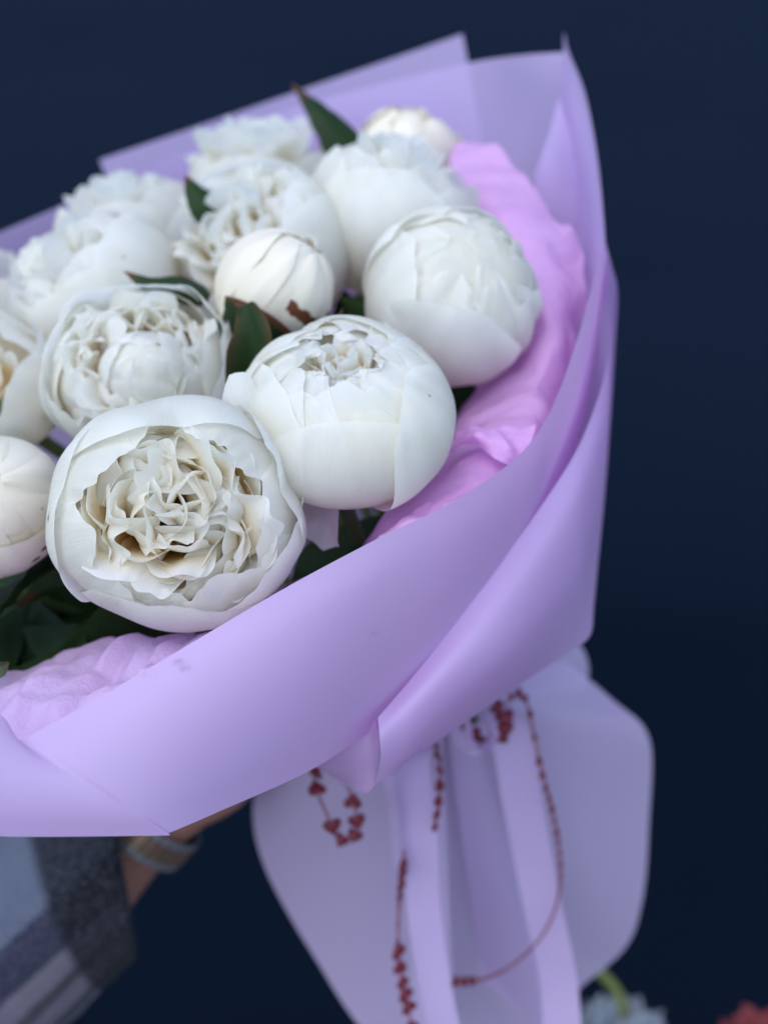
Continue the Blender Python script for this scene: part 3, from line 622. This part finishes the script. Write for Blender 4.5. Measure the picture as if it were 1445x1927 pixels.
blade('bud_left', 'leaf', [(-80, 1180, .44), (-40, 1230, .435), (-5, 1255, .43), (18, 1246, .43)], .0062, (.3, .9, .3), M_LEAF, .4, tipred=.4, seed=11)
blade('globe', 'leaf', [(560, 1150, .50), (620, 1080, .49), (690, 1010, .49), (760, 960, .50)], .016, (.6, -.6, .5), M_LEAF, .25, seed=12)
blade('near', 'leaf', [(360, 1230, .44), (430, 1180, .425), (500, 1140, .42), (545, 1098, .42)], .0075, (.5, .8, .4), M_LEAF, .3, seed=13)
blade('left', 'leaf', [(400, 700, .58), (380, 640, .57), (420, 590, .565), (440, 560, .565)], .014, (.8, .3, .5), M_LEAF, .25, seed=14)
blade('centre', 'leaf', [(700, 760, .60), (680, 660, .59), (660, 600, .58), (640, 540, .575)], .016, (.8, .3, .5), M_LEAF, .25, seed=15)
blade('bud_left', 'leaf', [(130, 1130, .52), (110, 1060, .50), (105, 1010, .49), (115, 960, .485)], .013, (.9, .3, .3), M_LEAF, .25, seed=16)
for n_, (x0, y0, d0, x1, y1, d1, wd) in enumerate(((-160, 1330, .47, 60, 1130, .50, .020), (40, 1330, .48, 150, 1120, .53, .020), (160, 1320, .49, 60, 1060, .54, .020), (260, 1300, .50, 250, 1060, .54, .020), (-60, 1200, .52, -120, 1000, .55, .022),
        (520, 1240, .51, 600, 1010, .53, .020), (640, 1200, .52, 720, 960, .54, .020), (420, 1290, .51, 520, 1080, .53, .020), (-40, 1340, .455, 140, 1210, .475, .016), (760, 1100, .54, 860, 760, .57, .020), (0, 1120, .56, 200, 900, .60, .026), (560, 820, .60, 640, 600, .62, .024), (-80, 1300, .49, 70, 1150, .51, .026), (30, 1330, .485, 10, 1090, .52, .024), (110, 1290, .48, 40, 1180, .49, .02), (-20, 1000, .60, 120, 1200, .58, .03))):
    blade('near' if n_ < 5 or n_ == 8 else 'globe', 'leaf', [(x0, y0, d0), ((x0 * .6 + x1 * .4) + 15, y0 * .6 + y1 * .4, d0 * .55 + d1 * .45 - .006), (x1, y1, d1)], wd, (.8, .35, .35) if n_ % 2 else (.75, -.3, .5), M_LEAF, .25, seed=40 + n_)  # extra leaves added as dark filling where the gaps are only in shade
# petals that droop from the globe
blade('globe', 'petal', [(560, 880, .462), (585, 940, .452), (610, 985, .447), (628, 1030, .448)], .0088, (.9, -.35, .25), M_PETAL, .25, .9, shape='petal', nu=19, seed=21)
blade('globe', 'petal', [(460, 850, .437), (456, 800, .430), (450, 750, .428), (446, 702, .430)], .0068, (.95, .1, .25), M_PETAL, .3, .2, shape='petal', nu=17, seed=22)
blade('right', 'dry_scrap', [(775, 645, .497), (768, 628, .494), (764, 612, .493), (772, 600, .493)], .0012, (.9, .2, .3), M_CORD, .3, seed=23)

# ------------------------------------------------------------------ paper tail under the grip
GTL = 'lilac paper tails flaring below the grip'
def fan(top, out, mid, mat, n=5, nu=60, nv=40, fine=.003):
    out = [(a, b, c + .035) for a, b, c in out]; rows = ruled(top, out, n, mid * .4); return sheet('paper_tail', rows, mat, nu, nv, fine=fine)
tr = [(905, 1250, .605), (900, 1315, .60), (890, 1330, .60), (880, 1340, .60), (870, 1345, .60), (860, 1350, .60), (855, 1350, .60), (850, 1350, .60), (845, 1351, .60), (840, 1352, .60)]
to = [(1066, 1246, .63), (1150, 1315, .64), (1222, 1392, .65), (1218, 1560, .665), (1203, 1700, .675), (1172, 1785, .68), (1085, 1868, .685), (1040, 1925, .687), (995, 1922, .685), (905, 1845, .675), (820, 1765, .665)]
tag(fan(tr, to, .02, M_TAIL), 'right paper tail, a broad pale lilac sheet with rounded corners', 'paper tail', GTL)
tl = [(800, 1330, .60), (800, 1340, .60), (805, 1345, .598), (810, 1350, .597), (820, 1352, .596), (830, 1354, .595)]
to2 = [(492, 1440, .60), (474, 1530, .605), (500, 1640, .61), (590, 1800, .62), (700, 1960, .63), (860, 2060, .635)]
tag(fan(tl, to2, .02, M_TAIL), 'left paper tail, a pale lilac sheet hanging beside the sleeve', 'paper tail', GTL)
tc = [(830, 1345, .612), (845, 1345, .614), (860, 1345, .614), (875, 1345, .612)]
to3 = [(760, 1990, .70), (880, 2030, .71), (1000, 2030, .71), (1090, 1960, .705)]
tag(fan(tc, to3, .0, M_TAIL), 'middle paper tail seen as a darker wedge between the other two', 'paper tail', GTL)
to4 = [(1085, 1212, .66), (1098, 1230, .663), (1106, 1262, .665), (1100, 1300, .665)]
tr4 = [(900, 1300, .612), (902, 1310, .612), (904, 1318, .612), (906, 1326, .612)]
tag(fan(tr4, to4, .0, M_TAIL, nu=20, nv=20), 'short paper tail corner peeking out under the right flap', 'paper tail', GTL)

# ------------------------------------------------------------------ ribbons, heart trims
def ribbon(name, pts, width, side, label, cat, group):
    c = catmull([tuple(P(p[0], p[1], p[2] - .024 * min(1, max(.35, (p[1] - 1330) / 150)))) for p in pts], 60); tan = np.gradient(c, axis=0); tan /= np.linalg.norm(tan, axis=1)[:, None]
    V = []
    for j in range(60):
        a = side[0] + (side[1] - side[0]) * j / 59; s0 = np.array(D(math.cos(a), 0.05, math.sin(a)))
        s = s0 - tan[j] * s0.dot(tan[j]); s /= np.linalg.norm(s); n = np.cross(tan[j], s)
        for i in range(7):
            x = -1 + i / 3; V.append(c[j] + s * x * width / 2 + n * .0006 * x * x)
    o0 = c.mean(axis=0); o = link(name, np.array(V) - o0, gf(7, 60), M_RIBBON); o.location = o0
    return tag(o, label, cat, group)
GR = 'pink ribbons hanging from the grip'
ribbon('ribbon', [(800, 1380, .585), (775, 1430, .583), (790, 1560, .592), (797, 1700, .60), (818, 1850, .605), (850, 2000, .61)], .0150, (.2, .35), 'pink ribbon hanging straight down in front of the middle tail', 'ribbon', GR)
ribbon('ribbon', [(905, 1330, .60), (960, 1390, .602), (985, 1520, .625), (1020, 1700, .64), (1052, 1850, .65), (1060, 2000, .655)], .0185, (.2, .5), 'pink ribbon trailing down over the right tail', 'ribbon', GR)
ribbon('ribbon', [(840, 1350, .585), (790, 1400, .575), (745, 1440, .577), (735, 1480, .582), (745, 1540, .59), (752, 1640, .597)], .010, (.9, 1.2), 'short pink ribbon turned edge on left of the straight ribbon', 'ribbon', GR)
ribbon('ribbon', [(860, 1350, .582), (880, 1390, .578), (905, 1405, .576), (922, 1380, .578), (915, 1340, .58)], .012, (.7, 1.5), 'little pink bow loop under the flap edge', 'ribbon', GR)

def heart_mesh():
    V, F = [], []; n = 18; out = []
    for k in range(n):
        a = 2 * math.pi * k / n
        out.append((.0625 * 16 * math.sin(a) ** 3, .0625 * (13 * math.cos(a) - 5 * math.cos(2 * a) - 2 * math.cos(3 * a) - math.cos(4 * a))))
    for zz, sc in ((-.22, .7), (0, 1.0), (.22, .7)):
        V += [(x * sc, y * sc, zz) for x, y in out]
    for r in range(2):
        for k in range(n):
            F.append((r * n + k, r * n + (k + 1) % n, (r + 1) * n + (k + 1) % n, (r + 1) * n + k))
    V += [(0, 0.1, -.34), (0, .1, .34)]
    for k in range(n):
        F.append((3 * n, (k + 1) % n, k)); F.append((3 * n + 1, 2 * n + k, 2 * n + (k + 1) % n))
    me = bpy.data.meshes.new('heart'); me.from_pydata(V, [], F); me.polygons.foreach_set('use_smooth', [True] * len(me.polygons)); me.materials.append(M_HEART)
    return me
HEART = heart_mesh()
def heart_string(pts, hearts, label, rad=.0006, samples=60):
    c = [P(p[0], p[1], p[2] - .033 * min(1, max(.35, (p[1] - 1330) / 150))) for p in pts]; o0 = sum(c, Vector()) / len(c)
    root = empty('heart_trim', Matrix.Translation(o0)); tag(root, label, 'trim', 'red heart trims on the ribbons')
    V, F = tube([p - o0 for p in c], rad, 6, samples); link('cord', V, F, M_CORD, root)
    line = catmull([tuple(p - o0) for p in c], 200)
    for (t, size, spin, yaw) in hearts:
        k = min(198, int(t * 199)); p = Vector(line[k]); tan = Vector(line[min(199, k + 1)] - line[max(0, k - 1)]).normalized()
        z = D(math.sin(yaw), .1, math.cos(yaw)); z = (z - tan * z.dot(tan)).normalized(); x = tan.cross(z)
        h = bpy.data.objects.new('heart', HEART); COL.objects.link(h); h.parent = root
        m = Matrix((x, tan, z)).transposed().to_4x4() @ Matrix.Rotation(spin, 4, 'Z')
        h.matrix_local = Matrix.Translation(p) @ m @ Matrix.Scale(size, 4)
def even(n, a, b, size, yaw0, yaw1, seed):
    r = random.Random(seed)
    return [(a + (b - a) * i / (n - 1), 1.2 * size * r.uniform(.85, 1.15), r.uniform(-.4, .4), yaw0 + (yaw1 - yaw0) * i / (n - 1)) for i in range(n)]
heart_string([(640, 1420, .575), (596, 1452, .575), (596, 1485, .573), (612, 1525, .573), (626, 1556, .573), (640, 1580, .574), (668, 1572, .576), (672, 1545, .577), (664, 1508, .577), (655, 1475, .578), (660, 1430, .58)],
             [(.11, .0034, .3, .2), (.20, .0040, .1, .3), (.40, .0040, 2.9, .2), (.515, .0034, 1.2, .3), (.60, .0034, .4, .1), (.70, .0038, .2, .2), (.80, .0038, 2.8, .2), (.91, .0032, .3, .2)], 'short loop of red hearts hanging at the left tail')
heart_string([(860, 1340, .585), (876, 1362, .583), (898, 1385, .582), (925, 1392, .583), (948, 1382, .584), (950, 1350, .585), (930, 1325, .587)],
             [(.17, .0034, .3, .2), (.33, .0036, 1.0, .2), (.62, .0036, .2, .2), (.73, .0040, .3, .3), (.83, .0044, .1, .2), (.96, .0034, .2, .3)], 'tight cluster of red hearts right under the flap edge')
heart_string([(935, 1335, .59), (985, 1310, .60), (1018, 1450, .613), (1040, 1530, .625), (1053, 1610, .632), (1050, 1690, .638), (1020, 1760, .64), (965, 1815, .642), (910, 1842, .643), (855, 1848, .643)],
             even(16, .06, .50, .0021, .8, 1.1, 1) + even(15, .53, .90, .0014, 1.1, 1.2, 2) + even(3, .93, .995, .0023, 1.0, .8, 3), 'long curved string of small hearts across the right tail')
heart_string([(800, 1360, .59), (818, 1400, .588), (827, 1450, .59), (825, 1510, .593), (818, 1560, .596)], even(7, .25, .98, .0027, .8, 1.1, 4), 'short dark heart string right of the straight ribbon')
heart_string([(760, 1600, .597), (757, 1650, .60), (750, 1720, .603), (750, 1790, .605), (758, 1850, .606), (770, 1900, .607), (782, 1990, .608)],
             even(4, .10, .26, .0029, 1.0, 1.1, 5) + even(3, .30, .45, .0018, 1.2, 1.2, 8) + even(7, .5, .98, .0034, .8, .3, 6), 'heart string hanging left of the straight ribbon')

# ------------------------------------------------------------------ person: forearm and gripping hand, sleeve, bracelet
def skin_body():
    A = [(-160, 1960, .66), (40, 1790, .645), (225, 1582, .632), (300, 1490, .630), (400, 1392, .628), (520, 1320, .626)]
    rad = [.040, .034, .0245, .026, .031, .030]
    verts = [P(*a) for a in A]; edges = [(i, i + 1) for i in range(len(A) - 1)]
    # four fingers close round the paper at the grip, the thumb leaves the side of the palm
    fingers = [[(600, 1205, .635), (690, 1180, .645), (770, 1230, .635), (815, 1250, .612)],
               [(610, 1320, .640), (705, 1300, .652), (800, 1300, .642), (845, 1312, .618)],
               [(605, 1370, .640), (700, 1308, .652), (800, 1358, .642), (840, 1362, .620)],
               [(590, 1350, .635), (670, 1362, .645), (755, 1370, .638), (800, 1402, .620)]]
    fr = [(.0125, .0105, .0095, .008), (.0125, .011, .0098, .008), (.012, .0105, .0095, .008), (.0115, .0095, .0085, .007)]
    for f, r in zip(fingers, fr):
        prev = len(A) - 1
        for p, q in zip(f, r):
            verts.append(P(*p)); rad.append(q); edges.append((prev, len(verts) - 1)); prev = len(verts) - 1
    prev = 4
    for p, q in zip([(470, 1330, .610), (560, 1260, .592), (640, 1235, .582), (710, 1240, .575)], (.017, .0135, .0115, .0095)):
        verts.append(P(*p)); rad.append(q); edges.append((prev, len(verts) - 1)); prev = len(verts) - 1
    o0 = verts[2]
    me = bpy.data.meshes.new('person'); me.from_pydata([tuple(v - o0) for v in verts], edges, [])
    o = bpy.data.objects.new('person', me); COL.objects.link(o); o.location = o0; me.materials.append(M_SKIN)
    m = o.modifiers.new('skin', 'SKIN'); m.use_smooth_shade = True
    for i, r in enumerate(rad): me.skin_vertices[0].data[i].radius = (r, r)
    me.skin_vertices[0].data[0].use_root = True
    s = o.modifiers.new('sub', 'SUBSURF'); s.levels = s.render_levels = 2
    return o, o0
person, po = skin_body()
tag(person, 'forearm in a plaid coat sleeve, the hand gripping the bouquet from behind', 'person')
def plaid():
    k = NT('plaid_wool')
    at = k.n('ShaderNodeAttribute', attribute_name='weave'); sp = k.n('ShaderNodeSeparateXYZ'); k.l(at.outputs['Vector'], sp.inputs[0])
    def wob(x, amt, sc):
        n = k.noise(sc, 3); m = k.n('ShaderNodeMath', operation='MULTIPLY_ADD'); k.l(n, m.inputs[0]); m.inputs[1].default_value = amt; k.l(x, m.inputs[2]); return m.outputs[0]
    def stripes(x, stops):
        r = k.n('ShaderNodeValToRGB'); r.color_ramp.interpolation = 'LINEAR'; el = r.color_ramp.elements
        el[0].position, el[0].color = stops[0][0], (*stops[0][1], 1); el[1].position, el[1].color = stops[-1][0], (*stops[-1][1], 1)
        for p, c in stops[1:-1]:
            e = el.new(p); e.color = (*c, 1)
        k.l(x, r.inputs[0]); return r.outputs[0]
    lt, pk, dk, bl = (.105, .122, .17), (.175, .145, .185), (.026, .026, .052), (.016, .016, .026)
    x = wob(sp.outputs[0], .012, 260)
    around = stripes(x, [(0, pk), (.08, pk), (.10, (.055, .045, .06)), (.135, (.06, .05, .065)), (.155, pk), (.225, pk), (.245, (.055, .045, .06)), (.275, (.06, .05, .065)), (.295, pk), (.36, pk), (.375, dk), (.50, dk), (.515, lt), (1, lt)])
    y = wob(sp.outputs[1], .010, 260)
    along = stripes(y, [(0, (1, 1, 1)), (.60, (1, 1, 1)), (.62, (.85, .85, .9)), (.845, (1, 1, 1)), (.865, (.10, .09, .12)), (1, (.08, .08, .10))])
    mul = k.n('ShaderNodeMix', data_type='RGBA', blend_type='MULTIPLY'); mul.inputs[0].default_value = 1
    k.l(around, mul.inputs[6]); k.l(along, mul.inputs[7])
    fz = k.noise(700, 4, rough=.6); c = k.mix(mul.outputs[2], (.34, .35, .42), k_mul(k, k.ramp(fz, .42, .75), .22))
    k.l(k.bsdf(c, .95, .1, k.bump(fz, .8, .002), sheen=.04), k.out.inputs[0]); return k.m
SHEAR = -.036
def sleeve():
    axis = [P(-330, 2130, .665), P(-150, 1955, .655), P(20, 1790, .645), P(222, 1604, .630)]
    nu, nv = 64, 50
    c = catmull([tuple(p) for p in axis], nv); tan = np.gradient(c, axis=0); tan /= np.linalg.norm(tan, axis=1)[:, None]
    zc = np.array(D(0.25, -.25, 1)); V = []; W = []
    for j in range(nv):
        t = j / (nv - 1); r = .050 - .008 * t
        n = zc - tan[j] * zc.dot(tan[j]); n /= np.linalg.norm(n); b = np.cross(tan[j], n)
        for i in range(nu):
            a = 2 * math.pi * i / nu
            p = c[j] + r * (math.cos(a) * n + math.sin(a) * b)
            sh = (.012 * math.cos(a) + SHEAR * math.sin(a)) * t ** 3                  # slanted cuff
            wr = .0022 * mnoise.noise(Vector(p) * 38) + .0012 * mnoise.noise(Vector(p) * 90)
            p = p + tan[j] * sh + (p - c[j]) / r * wr
            V.append(p); W.append((abs(((i / nu) + .325) % 1.0 * 2 - 1) * 1.0, t, 0))
    F = list(gf(nu, nv, True)); base = len(V)                 # turned-in hem
    for s, dr in ((1, .0035), (.965, .006), (.80, .007)):
        for i in range(nu):
            j = nv - 1; p = np.array(V[j * nu + i]); q = c[j] + (p - c[j]) * (1 - dr / .042)
            V.append(q - tan[j] * (.0 if s == 1 else (1 - s) * .1)); W.append((W[j * nu + i][0], .95, 0))
    prev = (nv - 1) * nu
    for k_ in range(3):
        cur = base + k_ * nu
        for i in range(nu): F.append((prev + i, prev + (i + 1) % nu, cur + (i + 1) % nu, cur + i))
        prev = cur
    V = np.array(V) - np.array(po)
    o = link('coat_sleeve', V, F, plaid(), person)
    a = o.data.attributes.new('weave', 'FLOAT_VECTOR', 'POINT'); a.data.foreach_set('vector', np.array(W, dtype=np.float32).ravel())
sleeve()
def bracelet():
    c0 = P(270, 1532, .631); ax = (P(300, 1500, .630) - P(225, 1582, .632)).normalized()
    x = ax.orthogonal().normalized(); y = ax.cross(x)
    root = empty('wristwatch', Matrix((x, y, ax)).transposed().to_4x4()); root.location = c0
    tag(root, 'gold and silver metal bracelet watch on the wrist beside the sleeve', 'watch')
    n = 34
    for mat, z0, wd, rr in ((M_SILVER, -.0062, .0035, .0268), (M_GOLD, 0, .0085, .0272), (M_SILVER, .0062, .0035, .0268)):
        for i in range(n):
            a = 2 * math.pi * i / n; da = math.pi / n * .86; V = []
            for r in (rr, rr + .0022):
                for aa in (a - da, a + da):
                    for z in (z0 - wd / 2, z0 + wd / 2):
                        V.append((r * math.cos(aa), r * math.sin(aa), z))
            link('link', V, [(0, 1, 3, 2), (4, 6, 7, 5), (0, 4, 5, 1), (2, 3, 7, 6), (0, 2, 6, 4), (1, 5, 7, 3)], mat, root, smooth=False)
bracelet()

# ------------------------------------------------------------------ blurred flowers at the lower right
def fringe_flower(name, u, v, d, R, axis, cols, label, cat, n, stem_pts, seed, stemrad=.004):
    z = D(*axis); x = D(1, 0, 0); x = (x - z * x.dot(z)).normalized(); y = z.cross(x)
    m = Matrix((x, y, z)).transposed().to_4x4(); m.translation = P(u, v, d)
    o = empty(name, m); tag(o, label, cat); g = np.random.default_rng(seed)
    k = NT(name + '_petal'); k.thin(k.mix(*cols, k.noise(50)), .6, .2, .25)
    for i in range(n):
        rho = R * .55 * math.sqrt((i + .5) / n)
        ruffle(o, g, R, rho, i * 2.4, R * .3, g.uniform(-.4, .4), -.3 * R, R * g.uniform(.45, .95), lean=.55 * rho / R, ruff=.3, curl=.4, ragz=.45, nu=16, nv=12, mat=k.m)
    inv = m.inverted(); V, F = tube([inv @ p for p in stem_pts], stemrad, 8, 30); link('stem', V, F, M_YSTEM, o)
M_YSTEM = simple('olive_stem', (.10, .12, .02), (.17, .18, .04), 60)
def below(u, v, d, z): p = P(u, v, d); return Vector((p.x, p.y + .05, z))
fringe_flower('pale_flower', 1165, 2012, .86, .038, (.1, .9, .35), ((.28, .31, .34), (.36, .39, .42)), 'pale grey green fringed flower blurred under the right paper tail', 'flower', 40,
              [P(1168, 2000, .87), P(1172, 1900, .872), P(1148, 1850, .874), P(1108, 1822, .88), P(1080, 1860, .92), P(1060, 2000, .94), below(1050, 2100, .95, .0)], 31, .0038)
fringe_flower('red_flower', 1445, 1990, .88, .033, (-.1, .9, .4), ((.24, .045, .045), (.32, .075, .07)), 'salmon red flower blurred in the lower right corner', 'flower', 26,
              [P(1440, 1985, .88), P(1440, 2060, .90), below(1440, 2150, .90, .6), below(1440, 2200, .90, .0)], 32)
